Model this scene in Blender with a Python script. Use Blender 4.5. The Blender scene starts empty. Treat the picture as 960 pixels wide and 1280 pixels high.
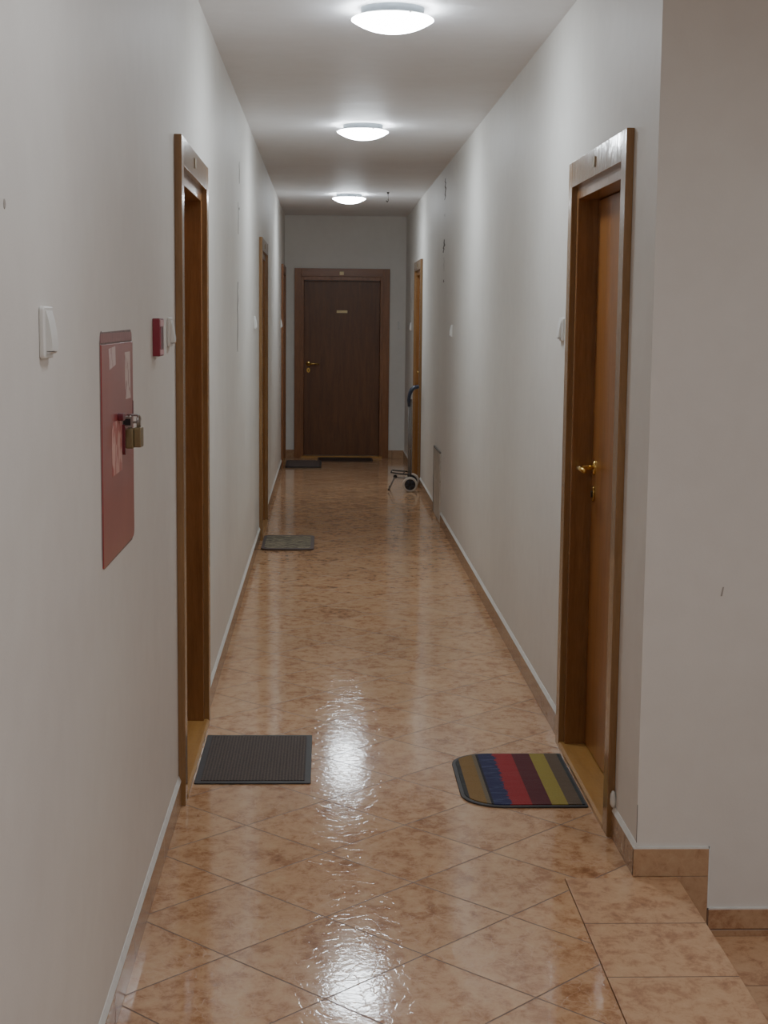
import bpy, bmesh, math, random
from mathutils import Vector, Matrix
random.seed(7)
PI = math.pi
scn = bpy.context.scene
col = scn.collection

# ------------------------------------------------------------------ sizes (metres)
XL, XR, HC, YE = -0.449, 0.850, 2.588, 16.571
YC = 3.991           # right wall ends here, stairs beside it
YB = -1.4            # wall behind the camera
XS = 2.75            # far wall of the stairwell
DH = 2.033           # door height with casing

# ------------------------------------------------------------------ materials
def new_mat(name):
    m = bpy.data.materials.new(name); m.use_nodes = True
    nt = m.node_tree; b = nt.nodes['Principled BSDF']
    return m, nt, b
def N(nt, t, **kw):
    n = nt.nodes.new(t)
    for k, v in kw.items():
        if k.startswith('i_'):
            n.inputs[int(k[2:])].default_value = v
        else: setattr(n, k, v)
    return n
def L(nt, a, b): nt.links.new(a, b)
def s2l(c):
    return tuple(((x/255)/12.92 if x/255 <= .04045 else ((x/255+.055)/1.055)**2.4) for x in c) + (1,)
def math_(nt, op, a, b=None, c=None):
    n = nt.nodes.new('ShaderNodeMath'); n.operation = op
    for i, v in enumerate((a, b, c)):
        if v is None: continue
        if hasattr(v, 'links'): L(nt, v, n.inputs[i])
        else: n.inputs[i].default_value = v
    return n.outputs[0]
def ramp(nt, fac, stops):
    r = nt.nodes.new('ShaderNodeValToRGB'); cr = r.color_ramp
    while len(cr.elements) < len(stops): cr.elements.new(.5)
    for e, (p, c) in zip(cr.elements, stops):
        e.position = p; e.color = c
    L(nt, fac, r.inputs[0]); return r.outputs[0]
def mix(nt, fac, a, b, blend='MIX'):
    n = nt.nodes.new('ShaderNodeMix'); n.data_type = 'RGBA'; n.blend_type = blend
    if hasattr(fac, 'links'): L(nt, fac, n.inputs[0])
    else: n.inputs[0].default_value = fac
    for i, v in ((6, a), (7, b)):
        if hasattr(v, 'links'): L(nt, v, n.inputs[i])
        else: n.inputs[i].default_value = v
    return n.outputs[2]
def coords(nt, scale=(1, 1, 1), loc=(0, 0, 0), rot=(0, 0, 0)):
    tc = nt.nodes.new('ShaderNodeTexCoord'); mp = nt.nodes.new('ShaderNodeMapping')
    mp.inputs['Scale'].default_value = scale; mp.inputs['Location'].default_value = loc
    mp.inputs['Rotation'].default_value = rot
    L(nt, tc.outputs['Object'], mp.inputs[0]); return mp.outputs[0]
def noise(nt, vec, scale, detail=4, rough=.5, dist=0):
    n = nt.nodes.new('ShaderNodeTexNoise'); n.inputs['Scale'].default_value = scale
    n.inputs['Detail'].default_value = detail; n.inputs['Roughness'].default_value = rough
    n.inputs['Distortion'].default_value = dist
    L(nt, vec, n.inputs['Vector']); return n.outputs['Fac']
def bump(nt, b, h, strength, dist=.001, prev=None):
    n = nt.nodes.new('ShaderNodeBump'); n.inputs['Strength'].default_value = strength
    n.inputs['Distance'].default_value = dist; L(nt, h, n.inputs['Height'])
    if prev: L(nt, prev, n.inputs['Normal'])
    if b: L(nt, n.outputs[0], b.inputs['Normal'])
    return n.outputs[0]
def simple(name, c, rough=.5, metal=0, coat=0, nz=.06, nscale=30, bmp=0):
    m, nt, b = new_mat(name)
    v = coords(nt); f = noise(nt, v, nscale)
    base = s2l(c)
    dark = tuple(x*(1-nz*2) for x in base[:3]) + (1,)
    L(nt, ramp(nt, f, [(.3, dark), (.7, base)]), b.inputs['Base Color'])
    b.inputs['Roughness'].default_value = rough; b.inputs['Metallic'].default_value = metal
    b.inputs['Coat Weight'].default_value = coat
    if bmp: bump(nt, b, f, bmp)
    return m

def plaster(name, c, c2):
    m, nt, b = new_mat(name)
    v = coords(nt)
    f1 = noise(nt, v, 1.3, 5, .6); f2 = noise(nt, v, 14, 3)
    k = math_(nt, 'ADD', math_(nt, 'MULTIPLY', f1, .75), math_(nt, 'MULTIPLY', f2, .25))
    L(nt, ramp(nt, k, [(.35, s2l(c2)), (.62, s2l(c))]), b.inputs['Base Color'])
    b.inputs['Roughness'].default_value = .55
    b.inputs['Specular IOR Level'].default_value = .35
    p = bump(nt, None, noise(nt, v, 2.2, 2), .35, .02)
    bump(nt, b, noise(nt, v, 160, 2), .12, .002, p)
    return m
M_wall = plaster('wall_paint', (219, 217, 211), (211, 208, 202))
M_ceil = plaster('ceiling_paint', (238, 238, 240), (231, 230, 231))
M_caulk = simple('fresh_filler', (226, 228, 224), .6)

def tile_mat(name, diagonal, T, ox, oy, uaxis=0, vaxis=1, warm=0, rough=.085, crack=1.0, grout_dark=False, pinkish=0):
    """glazed terracotta tile: grid of joints, per-tile cloudy mottling and fine crackle relief"""
    m, nt, b = new_mat(name)
    tc = nt.nodes.new('ShaderNodeTexCoord'); sp = nt.nodes.new('ShaderNodeSeparateXYZ')
    L(nt, tc.outputs['Object'], sp.inputs[0])
    X = math_(nt, 'SUBTRACT', sp.outputs[uaxis], ox); Y = math_(nt, 'SUBTRACT', sp.outputs[vaxis], oy)
    if diagonal:
        k = .70710678/T
        U = math_(nt, 'MULTIPLY', math_(nt, 'ADD', X, Y), k)
        V = math_(nt, 'MULTIPLY', math_(nt, 'SUBTRACT', Y, X), k)
    else:
        U = math_(nt, 'DIVIDE', X, T); V = math_(nt, 'DIVIDE', Y, T)
    cb = nt.nodes.new('ShaderNodeCombineXYZ')
    L(nt, math_(nt, 'FLOOR', U), cb.inputs[0]); L(nt, math_(nt, 'FLOOR', V), cb.inputs[1])
    wn = nt.nodes.new('ShaderNodeTexWhiteNoise'); wn.noise_dimensions = '3D'; L(nt, cb.outputs[0], wn.inputs[0])
    # distance to nearest joint in metres
    def edge(u):
        fr = math_(nt, 'FRACT', u)
        return math_(nt, 'MULTIPLY', math_(nt, 'MINIMUM', fr, math_(nt, 'SUBTRACT', 1, fr)), T)
    d = math_(nt, 'MINIMUM', edge(U), edge(V))
    jm = nt.nodes.new('ShaderNodeMapRange'); L(nt, d, jm.inputs[0])
    jm.inputs[1].default_value = .0013; jm.inputs[2].default_value = .0026
    joint = jm.outputs[0]          # 0 in joint, 1 on tile
    # mottling, offset by tile
    va = nt.nodes.new('ShaderNodeVectorMath'); va.operation = 'MULTIPLY_ADD'
    L(nt, wn.outputs['Color'], va.inputs[0]); va.inputs[1].default_value = (9, 9, 9)
    L(nt, tc.outputs['Object'], va.inputs[2])
    P = va.outputs[0]
    mp = nt.nodes.new('ShaderNodeMapping'); mp.inputs['Scale'].default_value = (1, .8, 1)
    L(nt, P, mp.inputs[0]); Q = mp.outputs[0]
    f1 = noise(nt, Q, 22, 8, .74, .3); f2 = noise(nt, Q, 6, 3, .5)
    k = math_(nt, 'ADD', math_(nt, 'MULTIPLY', f1, .74), math_(nt, 'MULTIPLY', f2, .26))
    pk = pinkish
    c = ramp(nt, k, [(.34, s2l((142-pk*30, 98-pk*18, 66-pk*8))), (.43, s2l((175-pk*44, 129-pk*30, 92-pk*20))), (.51, s2l((200-pk*60, 159-pk*48, 120-pk*36))), (.64, s2l((211-pk*64, 175-pk*54, 136-pk*42)))])
    # crackle veins
    wob = nt.nodes.new('ShaderNodeTexNoise'); wob.inputs['Scale'].default_value = 16; L(nt, P, wob.inputs['Vector'])
    vm = nt.nodes.new('ShaderNodeVectorMath'); vm.operation = 'MULTIPLY_ADD'
    L(nt, wob.outputs['Color'], vm.inputs[0]); vm.inputs[1].default_value = (.05, .05, .05); L(nt, P, vm.inputs[2])
    vo = nt.nodes.new('ShaderNodeTexVoronoi'); vo.feature = 'DISTANCE_TO_EDGE'; vo.inputs['Scale'].default_value = 22
    L(nt, vm.outputs[0], vo.inputs['Vector'])
    vr = nt.nodes.new('ShaderNodeMapRange'); L(nt, vo.outputs['Distance'], vr.inputs[0])
    vr.inputs[1].default_value = .0; vr.inputs[2].default_value = .04
    vein = vr.outputs[0]
    msk = ramp(nt, noise(nt, P, 5, 2), [(.47, (0, 0, 0, 1)), (.6, (1, 1, 1, 1))])
    vfac = math_(nt, 'MULTIPLY', math_(nt, 'MULTIPLY', math_(nt, 'SUBTRACT', 1, vein), .6*crack), msk)
    c = mix(nt, vfac, c, s2l((214, 178, 146)))
    val = math_(nt, 'ADD', .93, math_(nt, 'MULTIPLY', wn.outputs['Value'], .1))
    hs = nt.nodes.new('ShaderNodeHueSaturation'); L(nt, val, hs.inputs['Value']); L(nt, c, hs.inputs['Color'])
    c = mix(nt, joint, s2l((104, 80, 64)) if not grout_dark else s2l((90, 62, 46)), hs.outputs[0])
    L(nt, c, b.inputs['Base Color'])
    r = nt.nodes.new('ShaderNodeMapRange'); L(nt, joint, r.inputs[0]); r.inputs[3].default_value = .5; r.inputs[4].default_value = rough
    L(nt, r.outputs[0], b.inputs['Roughness'])
    b.inputs['Specular IOR Level'].default_value = .55
    p = bump(nt, None, vein, .085*crack, .0008)
    p = bump(nt, None, noise(nt, P, 60, 3), .07*crack, .0035, p)
    p = bump(nt, None, noise(nt, P, 9, 2), .06, .006, p)
    bump(nt, b, joint, .6, .0015, p)
    return m
TD = .4710/math.sqrt(2)
M_floor = tile_mat('glazed_terracotta_diagonal', True, TD, .005, 3.712)
M_edge = tile_mat('glazed_terracotta_edge', False, .3155, .652, 3.973, rough=.3, crack=.4)
M_step = tile_mat('glazed_terracotta_step', False, .3155, .985, 3.668, rough=.35, crack=.4)
M_skirtY = tile_mat('skirting_tile_long', False, .333, .11, -.15, 1, 2, rough=.2, crack=.25, pinkish=.8)
M_skirtX = tile_mat('skirting_tile_cross', False, .333, .718, -.15, 0, 2, rough=.3, crack=.25, pinkish=.45)

def wood(name, c1, c2, horiz=False, rough=.25, coat=.3, bs=.2, spec=.5):
    m, nt, b = new_mat(name)
    v = coords(nt, (.9, 9, 9) if horiz else (9, 9, .9))
    f1 = noise(nt, v, 3, 5, .6, .6); f2 = noise(nt, v, 22, 3, .6)
    k = math_(nt, 'ADD', math_(nt, 'MULTIPLY', f1, .7), math_(nt, 'MULTIPLY', f2, .3))
    L(nt, ramp(nt, k, [(.32, s2l(c2)), (.6, s2l(c1))]), b.inputs['Base Color'])
    b.inputs['Roughness'].default_value = rough; b.inputs['Coat Weight'].default_value = coat
    b.inputs['Coat Roughness'].default_value = .12; b.inputs['Specular IOR Level'].default_value = spec
    w = coords(nt, (3.4, 3, 1.1) if horiz else (3, 3, .35))
    p = bump(nt, None, noise(nt, w, 9, 2, .5, .5), bs, .006)
    bump(nt, b, f2, .1, .001, p)
    L(nt, p, b.inputs['Coat Normal'])
    return m
M_casing = wood('casing_veneer', (146, 110, 68), (122, 88, 50))
M_casingh = wood('lintel_veneer', (152, 120, 88), (128, 98, 68), True, .2, .9, .42)
M_frame = wood('frame_veneer', (140, 96, 52), (114, 74, 36))
M_leaf = wood('door_leaf_veneer', (152, 98, 44), (122, 76, 30), rough=.3, coat=.25)
M_thresh = wood('threshold_wood', (174, 130, 70), (148, 106, 50), True, .3, .25)
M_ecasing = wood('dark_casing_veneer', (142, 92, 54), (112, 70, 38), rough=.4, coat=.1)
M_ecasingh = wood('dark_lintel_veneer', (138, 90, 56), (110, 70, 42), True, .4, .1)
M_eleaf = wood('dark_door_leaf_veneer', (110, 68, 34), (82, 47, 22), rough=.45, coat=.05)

M_brass = simple('polished_brass', (214, 178, 98), .22, 1)
M_brassdull = simple('dull_brass', (132, 116, 82), .45, .4)
M_plate = simple('pale_plate', (240, 218, 160), .4, 0)
M_dark = simple('dark_metal', (52, 44, 36), .45, .5)
M_black = simple('black_plastic', (22, 23, 26), .4)
M_steel = simple('brushed_steel', (176, 174, 170), .3, 1)
M_galv = simple('grey_tube', (128, 124, 122), .4, .5)
M_navy = simple('navy_plastic', (38, 48, 70), .38)
M_tyre = simple('grey_tyre', (205, 198, 186), .6)
M_white = simple('white_plastic', (226, 226, 222), .32, 0, .2, .02)
M_white2 = simple('grey_white_plastic', (196, 194, 190), .4, 0, 0, .02)
M_red = simple('signal_red_plastic', (128, 26, 46), .35, 0, .2)
M_rednook = simple('dark_red_plastic', (92, 22, 36), .4)
M_pinkl = simple('pale_pink_print', (216, 170, 174), .5)
M_crack = simple('crack_shadow', (92, 84, 76), .9)
M_crack2 = simple('faint_crack', (160, 155, 148), .9)
M_base = simple('lamp_base_metal', (168, 178, 186), .5, .2)

def cab_mat():
    m, nt, b = new_mat('faded_red_enamel')
    v = coords(nt); f = noise(nt, v, 5, 3)
    L(nt, ramp(nt, f, [(.3, s2l((142, 56, 58))), (.7, s2l((154, 68, 68)))]), b.inputs['Base Color'])
    b.inputs['Roughness'].default_value = .3; b.inputs['Specular IOR Level'].default_value = .35; b.inputs['Coat Weight'].default_value = .3
    b.inputs['Coat Roughness'].default_value = .06
    bump(nt, b, noise(nt, v, 7, 2), .1, .01)
    return m
M_cab = cab_mat()
M_cabtop = simple('worn_red_paint', (150, 104, 104), .5, nz=.15, nscale=50)
def sticker_mat(name, bg, ink, sc, th):
    m, nt, b = new_mat(name)
    v = coords(nt, (1, 1, .45)); f = noise(nt, v, sc, 2, .4)
    L(nt, ramp(nt, f, [(th, s2l(bg)), (th+.04, s2l(ink))]), b.inputs['Base Color'])
    b.inputs['Roughness'].default_value = .45; return m
M_stk1 = sticker_mat('white_sticker', (206, 184, 182), (182, 148, 148), 70, .58)
M_stk2 = sticker_mat('strip_sticker', (204, 184, 178), (164, 124, 120), 60, .6)
M_stk3 = sticker_mat('red_white_sticker', (206, 160, 150), (172, 96, 90), 45, .5)

def emis(name, c, s):
    m, nt, b = new_mat(name)
    b.inputs['Base Color'].default_value = (.9, .9, .9, 1)
    v = coords(nt); f = noise(nt, v, 4, 1)
    L(nt, ramp(nt, f, [(.0, c), (1, tuple(min(1, x*1.02) for x in c[:3])+(1,))]), b.inputs['Emission Color'])
    b.inputs['Emission Strength'].default_value = s; b.inputs['Roughness'].default_value = .3
    return m
M_glow = emis('lit_opal_glass', (.86, .93, 1.0, 1), 62.0)

def mat_stripes():
    """striped textile: bands across local x, ragged between blue and red"""
    m, nt, b = new_mat('striped_mat_fabric')
    tc = nt.nodes.new('ShaderNodeTexCoord'); sp = nt.nodes.new('ShaderNodeSeparateXYZ')
    L(nt, tc.outputs['Object'], sp.inputs[0]); X = sp.outputs[0]
    st = coords(nt, (3, 60, 1)); comb = noise(nt, st, 1.3, 2)
    rag = math_(nt, 'MULTIPLY', math_(nt, 'SUBTRACT', comb, .5), .05)
    near = nt.nodes.new('ShaderNodeMapRange'); L(nt, math_(nt, 'ABSOLUTE', math_(nt, 'SUBTRACT', X, .147)), near.inputs[0])
    near.inputs[1].default_value = .03; near.inputs[2].default_value = .05; near.inputs[3].default_value = 1; near.inputs[4].default_value = 0
    Xr = math_(nt, 'ADD', X, math_(nt, 'MULTIPLY', rag, near.outputs[0]))
    F = math_(nt, 'DIVIDE', Xr, .40)
    r = nt.nodes.new('ShaderNodeValToRGB'); cr = r.color_ramp; cr.interpolation = 'CONSTANT'
    stops = [(0, (50, 52, 52)), (.062, (132, 102, 54)), (.185, (108, 98, 78)), (.215, (26, 26, 34)), (.235, (30, 36, 78)), (.375, (150, 34, 40)),
             (.535, (84, 26, 34)), (.685, (152, 136, 56)), (.815, (92, 76, 58)), (.925, (40, 48, 52))]
    while len(cr.elements) < len(stops): cr.elements.new(.5)
    for e, (p, c) in zip(cr.elements, stops): e.position = p; e.color = s2l(c)
    L(nt, F, r.inputs[0])
    # pale worn streaks inside the blue band, running across it
    s2 = noise(nt, coords(nt, (9, 42, 1)), 1.6, 3)
    inb = math_(nt, 'MULTIPLY', math_(nt, 'GREATER_THAN', F, .24), math_(nt, 'LESS_THAN', F, .37))
    k = math_(nt, 'MULTIPLY', ramp(nt, s2, [(.52, (0, 0, 0, 1)), (.62, (.6, .6, .6, 1))]), inb)
    c = mix(nt, k, r.outputs[0], s2l((74, 86, 122)))
    f = noise(nt, coords(nt), 220, 2)
    c = mix(nt, .35, c, ramp(nt, f, [(.3, (.3, .3, .3, 1)), (.7, (1, 1, 1, 1))]), 'MULTIPLY')
    L(nt, c, b.inputs['Base Color']); b.inputs['Roughness'].default_value = .9
    # fine wave-like creases
    w = noise(nt, coords(nt, (3, 9, 1)), 2, 2)
    p = bump(nt, None, w, .4, .01); bump(nt, b, f, .6, .003, p)
    return m
def rib_mat(name, c1, c2, scale):
    m, nt, b = new_mat(name)
    w = nt.nodes.new('ShaderNodeTexWave'); w.inputs['Scale'].default_value = scale; w.bands_direction = 'X'
    w.inputs['Distortion'].default_value = .6
    L(nt, coords(nt), w.inputs[0])
    f = noise(nt, coords(nt), 130, 3)
    k = math_(nt, 'ADD', math_(nt, 'MULTIPLY', w.outputs['Fac'], .3), math_(nt, 'MULTIPLY', f, .7))
    L(nt, ramp(nt, k, [(.25, s2l(c2)), (.7, s2l(c1))]), b.inputs['Base Color'])
    b.inputs['Roughness'].default_value = .95; bump(nt, b, k, .8, .003); return m
def scroll_mat():
    m, nt, b = new_mat('scroll_patterned_pile')
    v = coords(nt)
    w = nt.nodes.new('ShaderNodeTexWave'); w.wave_type = 'RINGS'; w.inputs['Scale'].default_value = 9
    w.inputs['Distortion'].default_value = 5; w.inputs['Detail Scale'].default_value = 2.2; L(nt, v, w.inputs[0])
    vo = nt.nodes.new('ShaderNodeTexVoronoi'); vo.inputs['Scale'].default_value = 16; L(nt, v, vo.inputs['Vector'])
    k = math_(nt, 'MULTIPLY', w.outputs['Fac'], math_(nt, 'ADD', vo.outputs['Distance'], .5))
    L(nt, ramp(nt, k, [(.2, s2l((54, 44, 36))), (.45, s2l((82, 74, 56))), (.85, s2l((160, 150, 124)))]), b.inputs['Base Color'])
    b.inputs['Roughness'].default_value = .9; bump(nt, b, k, .5, .003); return m
M_rubber = simple('black_rubber', (48, 46, 46), .6)
M_rib = rib_mat('ribbed_charcoal_pile', (92, 82, 76), (52, 47, 45), 30)
M_stripe = mat_stripes()
M_scroll = scroll_mat()
M_greypile = rib_mat('grey_brown_pile', (104, 90, 84), (74, 62, 58), 20)
M_darkpile = rib_mat('dark_brown_pile', (62, 44, 34), (44, 32, 26), 20)
M_rubber2 = simple('brown_rubber', (58, 38, 30), .6)
def vent_mat():
    m, nt, b = new_mat('galvanised_cover')
    v = coords(nt); f = noise(nt, v, 9, 5, .65, 1)
    L(nt, ramp(nt, f, [(.3, s2l((150, 142, 130))), (.7, s2l((205, 197, 184)))]), b.inputs['Base Color'])
    b.inputs['Roughness'].default_value = .4; b.inputs['Metallic'].default_value = .0
    bump(nt, b, f, .3, .01); return m
M_vent = vent_mat()

# ------------------------------------------------------------------ mesh helpers
def bx(bm, x0, x1, y0, y1, z0, z1):
    vs = [bm.verts.new(p) for p in ((x0, y0, z0), (x1, y0, z0), (x1, y1, z0), (x0, y1, z0), (x0, y0, z1), (x1, y0, z1), (x1, y1, z1), (x0, y1, z1))]
    for f in ((0, 3, 2, 1), (4, 5, 6, 7), (0, 1, 5, 4), (1, 2, 6, 5), (2, 3, 7, 6), (3, 0, 4, 7)):
        bm.faces.new([vs[i] for i in f])
def extr(bm, pts, axis, a0, a1):
    """closed polygon pts (2D) extruded along axis ('x','y','z')"""
    def P(p, a):
        return {'x': (a, p[0], p[1]), 'y': (p[0], a, p[1]), 'z': (p[0], p[1], a)}[axis]
    A = [bm.verts.new(P(p, a0)) for p in pts]; B = [bm.verts.new(P(p, a1)) for p in pts]
    bm.faces.new(A); bm.faces.new(B[::-1]); n = len(pts)
    for i in range(n): bm.faces.new((A[i], B[i], B[(i+1) % n], A[(i+1) % n]))
def lathe(bm, prof, axis='z', c=(0, 0, 0), seg=48):
    rings = []
    for r, h in prof:
        ring = []
        if r < 1e-6:
            ring = [bm.verts.new(Vector(c)+{'z': Vector((0, 0, h)), 'y': Vector((0, h, 0)), 'x': Vector((h, 0, 0))}[axis])]
        else:
            for i in range(seg):
                a = 2*PI*i/seg; u, w = r*math.cos(a), r*math.sin(a)
                ring.append(bm.verts.new(Vector(c)+{'z': Vector((u, w, h)), 'y': Vector((u, h, w)), 'x': Vector((h, u, w))}[axis]))
        rings.append(ring)
    for a, b in zip(rings, rings[1:]):
        for i in range(seg):
            j = (i+1) % seg
            q = [a[i % len(a)], a[j % len(a)], b[j % len(b)], b[i % len(b)]]
            u = []
            for v in q:
                if v not in u: u.append(v)
            if len(u) > 2: bm.faces.new(u)
def tube(bm, pts, r, seg=10, radii=None):
    pts = [Vector(p) for p in pts]; n = len(pts); prev = None; up = None
    for i, p in enumerate(pts):
        t = (pts[min(i+1, n-1)]-pts[max(i-1, 0)]).normalized()
        if up is None:
            up = t.orthogonal().normalized()
        else:
            up = (up - t*up.dot(t)).normalized()
        w = t.cross(up); rr = radii[i] if radii else r
        ring = [bm.verts.new(p+rr*(math.cos(2*PI*k/seg)*up+math.sin(2*PI*k/seg)*w)) for k in range(seg)]
        if prev:
            for k in range(seg): bm.faces.new((prev[k], prev[(k+1) % seg], ring[(k+1) % seg], ring[k]))
        else: bm.faces.new(ring[::-1])
        prev = ring
    bm.faces.new(prev)
def rrect(x0, x1, y0, y1, r, n=8, corners=(1, 1, 1, 1)):
    """rounded rectangle outline; corners (x1y1, x0y1, x0y0, x1y0) radius factors"""
    out = []
    for (cx, cy, a0, k) in ((x1, y1, 0, corners[0]), (x0, y1, 90, corners[1]), (x0, y0, 180, corners[2]), (x1, y0, 270, corners[3])):
        rr = r*k
        ox = cx - rr if cx == x1 else cx + rr; oy = cy - rr if cy == y1 else cy + rr
        if rr < 1e-6: out.append((cx, cy)); continue
        for i in range(n+1):
            a = math.radians(a0+90*i/n); out.append((ox+rr*math.cos(a), oy+rr*math.sin(a)))
    return out
def obj(name, bm, mat, parent=None, bevel=0, smooth=False, seg=2, loc=None):
    bmesh.ops.recalc_face_normals(bm, faces=bm.faces[:])
    me = bpy.data.meshes.new(name); bm.to_mesh(me); bm.free(); me.materials.append(mat)
    o = bpy.data.objects.new(name, me); col.objects.link(o)
    if parent: o.parent = parent
    if loc: o.location = loc
    if smooth:
        for p in me.polygons: p.use_smooth = True
    if bevel:
        md = o.modifiers.new('bevel', 'BEVEL'); md.width = bevel; md.segments = seg; md.limit_method = 'ANGLE'
        md.angle_limit = math.radians(40)
        for p in me.polygons: p.use_smooth = True
        md.harden_normals = True
    return o
def boxo(name, dims, mat, parent=None, bevel=0, **kw):
    bm = bmesh.new(); bx(bm, *dims); return obj(name, bm, mat, parent, bevel, **kw)
def tag(o, label=None, cat=None, group=None, kind=None):
    if label: o['label'] = label
    if cat: o['category'] = cat
    if group: o['group'] = group
    if kind: o['kind'] = kind
    return o
def empty(name, loc=(0, 0, 0), rz=0):
    o = bpy.data.objects.new(name, None); o.empty_display_size = .1
    o.location = loc; o.rotation_euler = (0, 0, rz); col.objects.link(o); return o
def copy_tree(o, parent=None):
    c = o.copy(); col.objects.link(c)
    if parent: c.parent = parent
    for ch in list(o.children): copy_tree(ch, c)
    return c

# ------------------------------------------------------------------ room shell
CW = .10     # casing + stop width to the clear opening
TH = .16     # wall thickness
doorsL = [(4.604, 5.632), (10.300, 11.330), (15.32, 16.33)]
doorsR = [(4.307, 5.322), (13.664, 14.664)]
def side_wall(name, x0, x1, ya, yb, doors, zb=-.3):
    bm = bmesh.new(); y = ya
    for a, b in doors:
        bx(bm, x0, x1, y, a+CW-.03, zb, HC)
        bx(bm, x0, x1, a+CW-.03, b-CW+.03, DH-.09, HC)
        bx(bm, x0, x1, a+CW-.03, b-CW+.03, zb, -.03)
        y = b-CW+.03
    bx(bm, x0, x1, y, yb, zb, HC)
    return obj(name, bm, M_wall)
wl = tag(side_wall('wall_left', XL-TH, XL, YB, YE+TH, doorsL), 'long white plastered wall on the left of the corridor', 'wall', kind='structure')
wr = tag(side_wall('wall_right', XR, XR+TH, YC, YE+TH, doorsR, -2.0), 'long white plastered wall on the right of the corridor', 'wall', kind='structure')
ex0, ex1 = -.343, .676
bm = bmesh.new()
bx(bm, XL, ex0+CW-.03, YE, YE+TH, -.3, HC); bx(bm, ex1-CW+.03, XR, YE, YE+TH, -.3, HC)
bx(bm, ex0+CW-.03, ex1-CW+.03, YE, YE+TH, DH-.09, HC); bx(bm, ex0+CW-.03, ex1-CW+.03, YE, YE+TH, -.3, -.03)
tag(obj('wall_back', bm, M_wall), 'short white wall closing the far end of the corridor', 'wall', kind='structure')
tag(boxo('wall_stairs', (XR+TH, XS+TH, YC, YC+TH, -2.0, HC), M_wall), 'white wall facing the viewer above the descending stairs at right', 'wall', kind='structure')
tag(boxo('wall_stairwell', (XS, XS+TH, YB, YC, -2.0, HC), M_wall), 'white outer wall of the stairwell', 'wall', kind='structure')
tag(boxo('wall_front', (XL-TH, XS+TH, YB-TH, YB, -2.0, HC), M_wall), 'white wall behind the viewer', 'wall', kind='structure')
tag(boxo('ceiling', (XL-TH, XS+TH, YB-TH, YE+TH, HC, HC+.15), M_ceil), 'off-white painted ceiling of the corridor', 'ceiling', kind='structure')
bm = bmesh.new()
bx(bm, XL-TH, .652, YB, YE+TH, -.15, 0); bx(bm, .652, .962, 3.9745, YC, -.15, 0); bx(bm, .652, XR+TH, YC, YE+TH, -.15, 0)
tag(obj('floor', bm, M_floor), 'glossy terracotta floor tiles laid diagonally', 'floor', kind='structure')
bm = bmesh.new(); bx(bm, .6545, .962, YB, 3.9720, -.155, .0012)
tag(obj('stair_landing', bm, M_edge, None, .0015), 'straight row of terracotta tiles along the stair edge', 'stairs', kind='structure')
for i in range(5):
    x0 = .945+.30*i; z = -.17*(i+1)
    tag(boxo('stair_step', (x0, x0+.317, YB, YC-.0005, z-.16, z), M_step, None, .002),
        'terracotta tiled stair step %s' % ('just below the landing at lower right' if i == 0 else 'further down the stairwell, number %d from the top' % (i+1)), 'stairs', kind='structure')
tag(boxo('stairwell_floor', (2.44, XS, YB, YC, -1.3, -1.02), M_step), 'tiled floor at the foot of the stairs', 'floor', kind='structure')

# skirting tiles
def skirt(name, x, s, ya, yb, label):
    root = boxo(name, (min(x, x+s*.009), max(x, x+s*.009), ya, yb, .0005, .079), M_skirtY, None, .0012)
    tag(root, label, 'baseboard', kind='structure')
    bm = bmesh.new()
    extr(bm, [(x, .0785), (x+s*.0085, .0785), (x+s*.0015, .094), (x, .094)], 'y', ya, yb)
    obj('filler_strip', bm, M_caulk, root)
for a, b, l in ((YB, 4.604, 'between viewer and first left door'), (5.632, 10.30, 'between first and second left doors'),
                (11.33, 15.32, 'between second and third left doors'), (16.33, YE, 'beyond the third left door')):
    skirt('baseboard_left', XL, 1, a, b, 'low terracotta skirting tiles on the left wall '+l)
for a, b, l in ((YC-.009, 4.307, 'between stair corner and first right door'), (5.322, 11.16, 'between first right door and wall cover'),
                (11.92, 13.664, 'between wall cover and far right door'), (14.664, YE, 'beyond the far right door')):
    skirt('baseboard_right', XR, -1, a, b, 'low terracotta skirting tiles on the right wall '+l)
bm = bmesh.new()
bx(bm, XL+.009, ex0, YE-.009, YE, .0005, .087); bx(bm, ex1, XR-.009, YE-.009, YE, .0005, .087)
tag(obj('baseboard_back', bm, M_skirtX), 'brown skirting tiles on the end wall beside the dark door', 'baseboard', kind='structure')
bm = bmesh.new()
bx(bm, XR-.009, 1.048, YC-.010, YC, .0015, .078)
bx(bm, .945, 1.048, YC-.010, YC, -.170, .0005)
bx(bm, 1.049, 1.348, YC-.010, YC, -.170, -.094)
bx(bm, 1.262, 1.348, YC-.010, YC, -.340, -.171)
bx(bm, 1.349, 1.648, YC-.010, YC, -.340, -.264)
bx(bm, 1.562, 1.648, YC-.010, YC, -.510, -.341)
bx(bm, 1.649, 1.948, YC-.010, YC, -.510, -.434)
o = tag(obj('baseboard_stairs', bm, M_skirtX, None, .001), 'stepped terracotta skirting following the stairs', 'baseboard', kind='structure')
bm = bmesh.new()
bx(bm, XR-.009, 1.050, YC-.007, YC, .078, .083); bx(bm, 1.048, 1.053, YC-.007, YC, -.094, .083); bx(bm, 1.048, 1.35, YC-.007, YC, -.094, -.090)
obj('filler_strip', bm, M_caulk, o)

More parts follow.
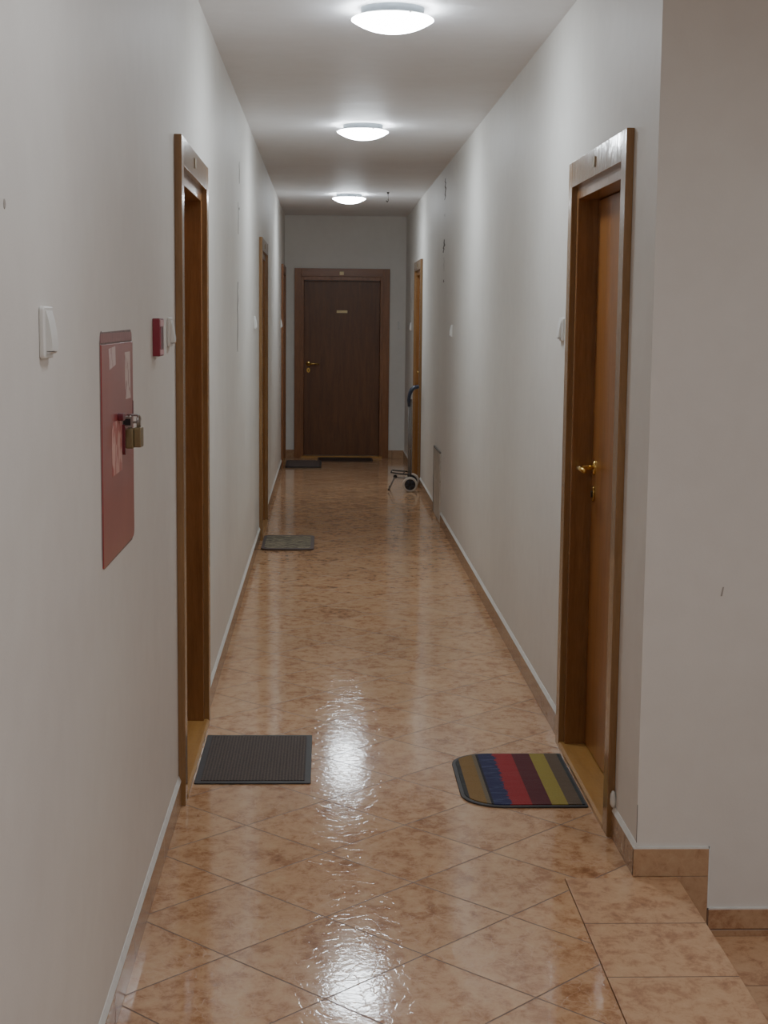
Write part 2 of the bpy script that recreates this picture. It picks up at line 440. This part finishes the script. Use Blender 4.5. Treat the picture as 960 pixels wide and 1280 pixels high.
# cracks and blemishes: children of the walls they mark
def crack(parent, x, s, y, z0, z1, w, mat=M_crack, n=9):
    bm = bmesh.new(); L_ = []; R_ = []
    for i in range(n):
        t = i/(n-1); z = z0+(z1-z0)*t; ww = w*(.25+.75*math.sin(PI*min(max(t, .06), .94)))*random.uniform(.6, 1.2); dy = random.uniform(-w, w)*.5
        L_.append((y+dy-ww/2, z)); R_.append((y+dy+ww/2, z))
    extr(bm, L_+R_[::-1], 'x', x-s*.004, x+s*.0012)
    obj('crack', bm, mat, parent)
crack(wl, XL, 1, 7.82, 1.33, 1.68, .055)
crack(wl, XL, 1, 7.90, 1.92, 2.08, .03, M_crack2)
crack(wl, XL, 1, 7.99, 2.18, 2.29, .03, M_crack2)
crack(wl, XL, 1, 7.97, 2.045, 2.06, .04)
crack(wr, XR, -1, 11.19, 2.36, 2.51, .11)
crack(wr, XR, -1, 11.25, 1.985, 2.08, .13)
crack(wr, XR, -1, 11.22, 1.77, 1.79, .07)
crack(wr, XR, -1, 11.22, 2.24, 2.26, .04, M_crack2)
crack(wr, XR, -1, 11.22, 1.85, 1.95, .03, M_crack2)
bm = bmesh.new(); lathe(bm, [(0, .0012), (.006, .001), (.0075, 0), (.008, -.003)], 'x', (XL, 2.185, 1.654), 14)
obj('screw_hole', bm, M_crack2, wl)
bm = bmesh.new(); extr(bm, [(1.055, .775), (1.060, .775), (1.064, .800), (1.060, .800)], 'y', YC-.0008, YC+.003)
# faint scuff on stair wall
obj('scuff', bm, M_crack2, bpy.data.objects['wall_stairs'])
# crumbly edge of the wall corner and plaster lumps by the first right door
bm = bmesh.new()
bx(bm, XR-.0006, XR+.0008, YC-.0008, YC+.001, .083, .2)
obj('corner_crack', bm, M_crack, wr)
bm = bmesh.new()
bmesh.ops.create_icosphere(bm, subdivisions=2, radius=1)
for v in bm.verts:
    v.co = Vector((v.co.x*.008*random.uniform(.7, 1.2), v.co.y*.014*random.uniform(.6, 1.2), v.co.z*.028*random.uniform(.8, 1.15)))
    v.co += Vector((XR-.008, 4.292, .118))
obj('plaster_lump', bm, M_caulk, wr, smooth=True)

# ------------------------------------------------------------------ doors
# local frame: x along the wall (0..W), y into the wall, z up; the casing face is at y = -0.022
def make_door(name, W, mats, label):
    cas, cash, frm, leafm = mats
    r = empty(name); tag(r, label, 'door', kind='structure')
    f = -.022
    bm = bmesh.new(); bx(bm, 0, .07, f, .0, 0, DH); obj('casing', bm, cas, r, .002)
    bm = bmesh.new(); bx(bm, W-.07, W, f, .0, 0, DH); obj('casing', bm, cas, r, .002)
    bm = bmesh.new(); bx(bm, .0701, W-.0701, f+.0004, .0, DH-.085, DH); obj('lintel', bm, cash, r, .002)
    bm = bmesh.new()
    bx(bm, .066, .10, -.004, .125, .0, DH-.081); bx(bm, W-.10, W-.066, -.004, .125, .0, DH-.081)
    bx(bm, .10, W-.10, -.004, .125, DH-.126, DH-.081)
    bx(bm, .10, .112, .112, .125, .02, DH-.126); bx(bm, W-.112, W-.10, .112, .125, .02, DH-.126)
    obj('frame', bm, frm, r, .0025)
    bm = bmesh.new(); extr(bm, [(f-.001, 0), (f-.001, .014), (f+.006, .021), (.125, .023), (.125, 0)], 'x', .0702, W-.0702)
    obj('threshold', bm, M_thresh, r)
    bm = bmesh.new(); bx(bm, .102, W-.102, .066, .106, .026, DH-.129)
    leaf = obj('door_leaf', bm, leafm, r, .002)
    return r, leaf
def plate(r, x, z, w=.036, h=.032, mat=M_brassdull, y=-.0215, t=.003):
    bm = bmesh.new(); extr(bm, rrect(x-w/2, x+w/2, z-h/2, z+h/2, .004, 3), 'y', y-t, y)
    return obj('number_plate', bm, mat, r)
def handle(leaf, x, z, d, keyz, y=.066):
    """lever handle on round rose; d=+1 lever towards +x"""
    bm = bmesh.new()
    lathe(bm, [(0, y-.008), (.020, y-.008), (.026, y-.004), (.026, y)], 'y', (x, 0, z), 24)
    h = obj('handle', bm, M_brass, leaf, smooth=True)
    bm = bmesh.new()
    tube(bm, [(x, y-.006, z), (x, y-.035, z), (x+d*.006, y-.050, z), (x+d*.02, y-.056, z), (x+d*.06, y-.057, z+.002), (x+d*.115, y-.052, z-.003)], .009, 12,
         [.009, .009, .0105, .011, .009, .007])
    obj('lever', bm, M_brass, h, smooth=True)
    bm = bmesh.new(); pts = [(x+.019*math.cos(2*PI*i/24), keyz+.027*math.sin(2*PI*i/24)) for i in range(24)]
    extr(bm, pts, 'y', y-.006, y)
    e = obj('lock_plate', bm, M_brass, leaf, .002)
    bm = bmesh.new(); extr(bm, rrect(x-.004, x+.004, keyz-.012, keyz+.010, .0038, 4), 'y', y-.011, y-.005); obj('keyhole', bm, M_dark, e)
side = (M_casing, M_casingh, M_frame, M_leaf)
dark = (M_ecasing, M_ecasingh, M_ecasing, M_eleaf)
# left doors: local x -> +Y reversed so that local y points to -X
def put_left(r, a, b): r.location = (XL, a, 0); r.rotation_euler = (0, 0, PI/2)
def put_right(r, a, b): r.location = (XR, b, 0); r.rotation_euler = (0, 0, -PI/2)
a, b = doorsL[0]; r, leaf = make_door('door_1', b-a, side, 'varnished brown door deep in its frame, nearest on the left wall'); put_left(r, a, b)
plate(r, .46, DH-.040); handle(leaf, .165, 1.01, 1, .925)
a, b = doorsR[0]; r, leaf = make_door('door_2', b-a, side, 'brown door with brass lever, nearest on the right wall beside stairs'); put_right(r, a, b)
plate(r, .50, DH-.042); handle(leaf, .155, 1.005, 1, .915)
a, b = doorsL[1]; r, leaf = make_door('door_3', b-a, side, 'brown door halfway down the left wall beside the scroll-patterned mat'); put_left(r, a, b)
plate(r, .51, DH-.040); handle(leaf, .165, 1.01, 1, .925)
a, b = doorsR[1]; r, leaf = make_door('door_4', b-a, side, 'light brown door at far end of the right wall behind the folded trolley'); put_right(r, a, b)
plate(r, .50, DH-.040); handle(leaf, .155, 1.01, 1, .925)
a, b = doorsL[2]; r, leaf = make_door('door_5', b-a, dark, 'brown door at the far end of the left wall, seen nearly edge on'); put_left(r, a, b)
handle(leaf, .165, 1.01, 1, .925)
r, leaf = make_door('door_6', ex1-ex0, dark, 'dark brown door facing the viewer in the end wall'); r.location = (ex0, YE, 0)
plate(r, .503, DH-.052, .044, .036, M_plate)
handle(leaf, .150, 1.015, 1, .945)
bm = bmesh.new(); extr(bm, rrect(.452, .568, 1.562, 1.590, .003, 3), 'y', .062, .066); np_ = obj('name_plate', bm, M_plate, leaf)
np_['label'] = 'small pale rectangular name plate'

# ------------------------------------------------------------------ ceiling lights
def make_light():
    r = empty('ceiling_light')
    bm = bmesh.new(); lathe(bm, [(0, 0), (.112, 0), (.112, -.030), (.100, -.034), (0, -.034)], 'z', seg=64)
    obj('base', bm, M_base, r, smooth=False)
    bm = bmesh.new()
    lathe(bm, [(.095, -.028), (.134, -.030), (.134, -.034), (.095, -.034)], 'z', seg=64); obj('rim', bm, M_white2, r)
    bm = bmesh.new()
    prof = [(.1335, -.0335), (.1400, -.0345), (.1450, -.0375), (.1458, -.041)]
    for i in range(1, 15):
        t = i/14; prof.append((.1455*(1-t) if i < 14 else 0, -.041-.042*(1-(1-t)**2.3)))
    lathe(bm, prof, 'z', seg=64); obj('lamp_shade', bm, M_glow, r, smooth=True)
    for k in range(3):
        bm = bmesh.new()
        a = .9+k*2*PI/3; c = Vector((.142*math.cos(a), .142*math.sin(a), -.036))
        tube(bm, [c*1.0, c+Vector((.010*math.cos(a), .010*math.sin(a), 0))], .004, 8)
        obj('clip', bm, M_steel, r)
    return r
lt = make_light()
for i, (x, y, lab) in enumerate(((.228, 5.58, 'round lit opal ceiling lamp nearest the viewer, cut by the top of the photo'),
                                 (.200, 8.86, 'round lit opal ceiling lamp, middle one of the three'),
                                 (.194, 13.715, 'round lit opal ceiling lamp furthest along, near the end door'))):
    o = lt if i == 0 else copy_tree(lt)
    o.location = (x, y, HC); tag(o, lab, 'ceiling light', 'round ceiling lamps along the corridor')

# small hook and wire stub hanging from the ceiling near the far lamp
r = empty('ceiling_hook', (.525, 13.43, HC)); tag(r, 'small dark hook and wire stub hanging from ceiling beside furthest lamp', 'hook')
bm = bmesh.new(); lathe(bm, [(0, 0), (.011, 0), (.010, -.010), (.004, -.018), (0, -.02)], 'z', seg=14); obj('mount', bm, M_dark, r, smooth=True)
bm = bmesh.new(); tube(bm, [(0, 0, -.015), (.001, 0, -.04), (0, 0, -.066)], .0025, 8); obj('wire', bm, M_dark, r)
bm = bmesh.new(); tube(bm, [(0, 0, -.060), (.002, 0, -.072), (-.005, 0, -.084), (-.014, 0, -.080), (-.014, 0, -.072)], .0045, 8); obj('hook_tip', bm, M_dark, r, smooth=True)

# ------------------------------------------------------------------ switches
def make_switch():
    """local: x along wall, y out of wall is negative; plate centred"""
    r = empty('light_switch')
    bm = bmesh.new(); extr(bm, rrect(-.040, .040, -.041, .041, .006, 5), 'y', -.009, 0); obj('plate', bm, M_white, r, .003, seg=3)
    bm = bmesh.new()
    prof = [(-.009, .034), (-.0095, .034), (-.0135, .020), (-.0170, 0), (-.0190, -.018), (-.0185, -.029), (-.009, -.029)]
    extr(bm, prof, 'x', -.028, .028); obj('rocker', bm, M_white, r, .0015, seg=2)
    bm = bmesh.new(); extr(bm, [(-.008, -.0295), (-.009, -.034), (-.0145, -.0335), (-.0165, -.0305)], 'x', -.028, .028); obj('rocker_base', bm, M_white2, r)
    return r
sw = make_switch()
SW = [('L', 2.465, 1.474, 'white rocker switch nearest the viewer on the left wall above the red cabinet'),
      ('L', 4.400, 1.458, 'white rocker switch beside the red call point, next to nearest left door'),
      ('L', 9.62, 1.470, 'small white switch on the left wall before the middle left door'),
      ('L', 15.12, 1.445, 'small white switch on the left wall before the far left door'),
      ('R', 10.42, 1.425, 'small white switch on the right wall between near door and folded trolley'),
      ('R', 15.46, 1.430, 'small white switch on the right wall past the far right door'),
      ('R', 5.52, 1.470, 'white switch on right wall just past the nearest right door'),
      ('B', .765, 1.433, 'small white switch on the end wall right of the dark door')]
for i, (w, p, z, lab) in enumerate(SW):
    o = sw if i == 0 else copy_tree(sw)
    if w == 'L': o.location = (XL, p, z); o.rotation_euler = (0, 0, PI/2)
    elif w == 'R': o.location = (XR, p, z); o.rotation_euler = (0, 0, -PI/2)
    else: o.location = (p, YE, z)
    tag(o, lab, 'light switch', 'white wall switches')

# ------------------------------------------------------------------ fire call point
r = empty('fire_call_point', (XL, 4.045, 1.4475), PI/2)
tag(r, 'square red fire alarm call point on the left wall above right of cabinet', 'fire alarm')
bm = bmesh.new(); extr(bm, rrect(-.048, .048, -.049, .049, .005, 4), 'y', -.019, 0); obj('housing', bm, M_red, r, .002)
bm = bmesh.new(); extr(bm, rrect(-.040, .040, .028, .045, .002, 3), 'y', -.0205, -.019); obj('label_panel', bm, M_pinkl, r)
bm = bmesh.new(); extr(bm, rrect(-.040, .040, -.045, -.032, .002, 3), 'y', -.0205, -.019); obj('label_panel', bm, M_pinkl, r)
bm = bmesh.new(); extr(bm, rrect(-.034, .034, -.028, .024, .003, 3), 'y', -.0200, -.019); obj('break_panel', bm, M_rednook, r)
bm = bmesh.new(); bx(bm, -.044, -.037, -.0215, -.019, -.03, .027); obj('rim', bm, simple('pink_edge', (160, 84, 100), .4), r)

# ------------------------------------------------------------------ red hydrant cabinet
CY0, CY1, CZ0, CZ1 = 3.068, 3.560, .994, 1.466
r = empty('hydrant_cabinet', (XL, CY0, CZ0), PI/2); W = CY1-CY0; H = CZ1-CZ0
tag(r, 'faded red square cabinet door set flush in the left wall with stickers', 'cabinet')
bm = bmesh.new()
op = rrect(-.006, W+.006, -.006, H+.004, .03, 6)
op = [(x+random.uniform(-.002, .002), z+random.uniform(-.002, .002)) for x, z in op]
extr(bm, op, 'y', -.0012, .05); obj('frame', bm, simple('rough_plaster_edge', (138, 122, 118), .8, nz=.15), r)
bm = bmesh.new(); extr(bm, rrect(.0, W-.004, H-.019, H, .012, 5, (1, 1, 0, 0)), 'y', -.0022, .04); obj('top_strip', bm, M_cabtop, r)
bm = bmesh.new(); extr(bm, rrect(0, W, .0, H-.0225, .012, 5, (0, 0, .3, 1.5)), 'y', -.0035, .04); cd = obj('cabinet_door', bm, M_cab, r, .001)
cd['label'] = 'glossy faded red cabinet door'
def stk(name, pts, mat, y=-.0042):
    bm = bmesh.new(); extr(bm, pts, 'y', y, y+.0008); return obj(name, bm, mat, cd)
stk('sticker', [(.110, .397), (.200, .405), (.197, .444), (.100, .440)], M_stk1)['label'] = 'small white sticker at top left'
stk('sticker', [(.354, .324), (.444, .323), (.439, .428), (.351, .428)], M_stk2)['label'] = 'tall narrow white sticker at top right'
stk('sticker', [(.137, .173), (.281, .174), (.287, .230), (.290, .278), (.252, .286), (.165, .285), (.140, .270), (.133, .225)], M_stk3)['label'] = 'red and white sticker beside the padlocks'
bm = bmesh.new(); extr(bm, [(W-.014, .280), (W-.001, .280), (W-.001, .312), (W-.010, .315)], 'y', -.0045, -.003); obj('slot', bm, M_rednook, cd)
# handle knob and hanging dark tongue
bm = bmesh.new(); extr(bm, rrect(.222, .256, .284, .300, .006, 4), 'y', -.016, -.003); obj('latch', bm, M_rednook, cd, .002)
bm = bmesh.new(); extr(bm, [(.290, .272), (.302, .272), (.300, .205), (.292, .212)], 'y', -.010, -.003); obj('latch', bm, M_rednook, cd)
# hasp: bracket standing out from the door, with square eye
bm = bmesh.new()
X0 = .292
for (n0, n1, z0, z1) in ((-.0265, -.002, .285, .289), (-.0265, -.002, .266, .270), (-.0265, -.0225, .270, .285), (-.006, -.002, .270, .285)):
    bx(bm, X0, X0+.004, n0, n1, z0, z1)
hp = obj('hasp', bm, M_steel, cd)
bm = bmesh.new(); bx(bm, X0+.0008, X0+.003, -.0228, -.0055, .2695, .2855); obj('eye', bm, M_black, hp)
bm = bmesh.new(); bx(bm, X0+.004, .440, -.006, -.003, .270, .286); obj('strap', bm, M_steel, hp, .001)
bm = bmesh.new()
pts = [(.385, -.003, .286), (.385, -.018, .287)] + [(.385, -.026-.006*math.sin(k*PI/6), .279+.008*math.cos(k*PI/6)) for k in range(7)] + [(.385, -.018, .271), (.385, -.003, .271)]
tube(bm, pts, .0028, 8); obj('staple', bm, M_steel, hp, smooth=True)

def make_padlock():
    r = empty('padlock')
    bm = bmesh.new(); extr(bm, rrect(-.018, .018, -.053, -.009, .004, 4), 'y', -.0078, .0078); obj('body', bm, M_brassdull, r, .002, seg=3)
    bm = bmesh.new()
    pts = [(-.011, 0, -.010), (-.011, 0, .004)]+[(-.011*math.cos(a), 0, .006+.011*math.sin(a)) for a in [k*PI/10 for k in range(11)]]+[(.011, 0, .004), (.011, 0, -.010)]
    tube(bm, pts, .0027, 10); obj('shackle', bm, M_steel, r, smooth=True)
    return r
pd = make_padlock()
pd.location = (XL+.0165, 3.400, 1.264); pd.rotation_euler = (0, 0, PI/2-.03)
tag(pd, 'brass padlock hanging on the cabinet hasp, closer to the red door', 'padlock')
p2 = copy_tree(pd); p2.location = (XL+.0335, 3.412, 1.266); p2.rotation_euler = (0, 0, PI/2-.07)
tag(p2, 'brass padlock hanging on the cabinet hasp, outer one sticking out furthest', 'padlock')

# ------------------------------------------------------------------ wall cover on right wall
r = empty('wall_access_cover', (XR, 11.86, 0), -PI/2)
tag(r, 'tall grey metal access cover low on the right wall before the trolley', 'access cover')
W = .63
bm = bmesh.new(); bx(bm, 0, W, -.010, 0, .300, .520); obj('upper_panel', bm, M_vent, r, .002)
bm = bmesh.new(); bx(bm, 0, W, -.008, 0, .012, .296); obj('lower_panel', bm, simple('pale_grey_cover', (196, 188, 176), .45, 0, nz=.1, nscale=8), r, .002)
bm = bmesh.new(); bx(bm, -.006, W, -.012, 0, .5205, .530); bx(bm, -.0065, -.0005, -.012, 0, .012, .52); obj('rim', bm, simple('dark_grey_rim', (104, 98, 90), .5, .3), r)

# ------------------------------------------------------------------ door mats
def mat_thing(label, outline, inner, th, M_b, M_p, loc, rz=0, raise_=.0025, name='door_mat'):
    r = empty(name, loc, rz); tag(r, label, 'door mat')
    bm = bmesh.new(); extr(bm, outline, 'z', .0008, th); obj('rubber_border', bm, M_b, r, .0015)
    bm = bmesh.new(); extr(bm, inner, 'z', th-.001, th+raise_); obj('pile', bm, M_p, r, .001)
    return r
mat_thing('dark charcoal ribbed door mat before the nearest left door', rrect(0, .378, 0, .578, .006, 3), rrect(.020, .358, .024, .554, .004, 3),
          .005, M_rubber, M_rib, (-.4215, 4.822, 0))
D = mat_thing('striped half-round mat in brown, blue, red and yellow at the nearest right door', rrect(0, .388, 0, .586, .13, 14, (.06, 1, 1, .06)),
          rrect(.012, .380, .014, .572, .12, 14, (.05, 1, 1, .05)), .006, M_rubber, M_stripe, (.4335, 4.572, 0), 0, .003)
mat_thing('rectangular mat with pale scroll pattern by the middle left door', rrect(0, .345, 0, .645, .05, 6), rrect(.020, .322, .05, .61, .03, 6),
          .012, M_rubber2, M_scroll, (-.420, 9.855, 0), 0, .001)
mat_thing('greyish brown mat with dark rim by the far left door', rrect(0, .368, 0, .70, .03, 5), rrect(.018, .350, .04, .66, .02, 5),
          .016, M_rubber, M_greypile, (-.412, 15.41, 0))
mat_thing('thin dark brown mat in front of the dark end door', rrect(0, .588, 0, .40, .02, 4), rrect(.015, .573, .02, .38, .015, 4),
          .008, M_rubber2, M_darkpile, (-.088, 16.14, 0))

# ------------------------------------------------------------------ folded shopping trolley frame
r = empty('folding_trolley', (.737, 13.30, 0), .0)
tag(r, 'folded two-wheeled shopping trolley frame with navy handle by the right wall', 'trolley')
def wheel(y, x=0):
    bm = bmesh.new(); lathe(bm, [(.048, -.011), (.058, -.013), (.066, -.008), (.066, .008), (.058, .013), (.048, .011)], 'y', (x, y, .066), 40)
    w = obj('wheel', bm, M_tyre, r, smooth=True)
    bm = bmesh.new(); lathe(bm, [(0, -.010), (.014, -.014), (.018, -.008), (.050, -.006), (.050, .006), (0, .010)], 'y', (x, y, .066), 32)
    h = obj('hub', bm, M_black, w)
    bm = bmesh.new()
    for k in range(5):
        a = k*2*PI/5+.4
        bx(bm, -.0, .03, -.0, .004, -.004, .004)
        for v in bm.verts[-8:]:
            v.co = Matrix.Rotation(a, 3, 'Y') @ (v.co + Vector((.015, -.010, 0))) + Vector((x, y, .066))
    obj('spoke', bm, M_navy, h)
wheel(0); wheel(.34, .035)
bm = bmesh.new(); tube(bm, [(0, -.016, .066), (.035, .356, .066)], .006, 10); obj('axle', bm, M_black, r)
bm = bmesh.new(); tube(bm, [(-.008, .06, .10), (-.012, .06, .45), (-.012, .06, .80)], .009, 12); obj('pole', bm, M_galv, r, smooth=True)
bm = bmesh.new(); tube(bm, [(.020, .26, .10), (.018, .26, .45), (.016, .26, .80)], .009, 12); obj('pole', bm, M_galv, r, smooth=True)
bm = bmesh.new(); tube(bm, [(-.014, .05, .36), (.018, .27, .36)], .006, 8); obj('cross_bar', bm, M_galv, r)
def hpts(dx, y):
    return [(-.014+dx, y, .745), (-.016+dx, y, .80), (-.010+dx, y, .845), (.006+dx, y, .885), (.030+dx, y, .908), (.062+dx, y, .914)]
bm = bmesh.new()
for y, dx in ((.06, 0), (.26, .012)):
    tube(bm, hpts(dx, y), .015, 12, [.012, .015, .016, .016, .015, .013])
tube(bm, [(.060, .05, .914), (.074, .27, .914)], .013, 12)
obj('handle', bm, M_navy, r, smooth=True)
# platform of two dark bars folding out to the left, with stand legs
bm = bmesh.new(); tube(bm, [(.0, .03, .150), (-.095, .03, .158), (-.170, .03, .170)], .006, 8); tube(bm, [(.03, .28, .150), (-.15, .28, .165)], .006, 8)
tube(bm, [(-.165, .03, .168), (-.145, .28, .166)], .006, 8); tube(bm, [(-.06, .03, .155), (-.03, .28, .157)], .005, 8)
obj('platform', bm, M_black, r, smooth=True)
bm = bmesh.new(); tube(bm, [(.01, .045, .115), (-.06, .045, .120), (-.13, .045, .125)], .006, 8); obj('lower_bar', bm, M_galv, r, smooth=True)
bm = bmesh.new(); lathe(bm, [(0, -.014), (.017, -.014), (.017, .014), (0, .014)], 'y', (-.128, .045, .132), 18); obj('hinge', bm, M_black, r)
bm = bmesh.new(); tube(bm, [(-.012, .045, .10), (.02, .045, .14), (-.02, .045, .15)], .014, 10); obj('bracket', bm, M_black, r, smooth=True)
for y in (.03, .27):
    bm = bmesh.new(); tube(bm, [(-.130+.02*(y > .1), y, .130), (-.160+.02*(y > .1), y, .065), (-.186+.02*(y > .1), y, .012)], .006, 8); lg = obj('leg', bm, M_galv, r, smooth=True)
    bm = bmesh.new(); tube(bm, [(-.180+.02*(y > .1), y, .026), (-.189+.02*(y > .1), y, .0085)], .0085, 10); obj('rubber_foot', bm, M_black, lg, smooth=True)

# ------------------------------------------------------------------ lamps outside the frame (same kind of ceiling lamp, and the stairwell)
def area(name, loc, size, power, color, rot=(0, 0, 0)):
    ld = bpy.data.lights.new(name, 'AREA'); ld.shape = 'DISK'; ld.size = size; ld.energy = power; ld.color = color
    o = bpy.data.objects.new(name, ld); o.location = loc; o.rotation_euler = rot; col.objects.link(o)
area('hall_lamp_behind', (.23, 2.25, HC-.09), 0.29, 7, (.92, .95, 1))
area('stairwell_lamp', (1.9, 1.2, HC-.09), .4, 24, (.97, .96, 1))
w = bpy.data.worlds.new('world'); scn.world = w; w.use_nodes = True
w.node_tree.nodes['Background'].inputs[0].default_value = (.5, .48, .46, 1); w.node_tree.nodes['Background'].inputs[1].default_value = .1

# ------------------------------------------------------------------ camera
f, pitch, yaw, roll = 1913.15, .1253, .0385, .0100
cp, sp, cy, sy, cr, sr = math.cos(pitch), math.sin(pitch), math.cos(yaw), math.sin(yaw), math.cos(roll), math.sin(roll)
fwd = Vector((sy*cp, cy*cp, -sp)); right = Vector((cy, -sy, 0)); up = right.cross(fwd)
r2 = cr*right+sr*up; u2 = -sr*right+cr*up
cam = bpy.data.cameras.new('camera'); co = bpy.data.objects.new('camera', cam); col.objects.link(co)
cam.sensor_fit = 'VERTICAL'; cam.sensor_height = 36; cam.sensor_width = 27; cam.lens = f/1280*36
cam.clip_start = .02; cam.clip_end = 100
M = Matrix((r2, u2, -fwd)).transposed().to_4x4(); M.translation = Vector((0, 0, 1.5)); co.matrix_world = M
scn.camera = co
scn.view_settings.view_transform = 'AgX'
scn.view_settings.look = 'AgX - Medium Low Contrast'
scn.view_settings.exposure = 0.3
scn.cycles.max_bounces = 10; scn.cycles.diffuse_bounces = 6
scn.cycles.sample_clamp_indirect = 6
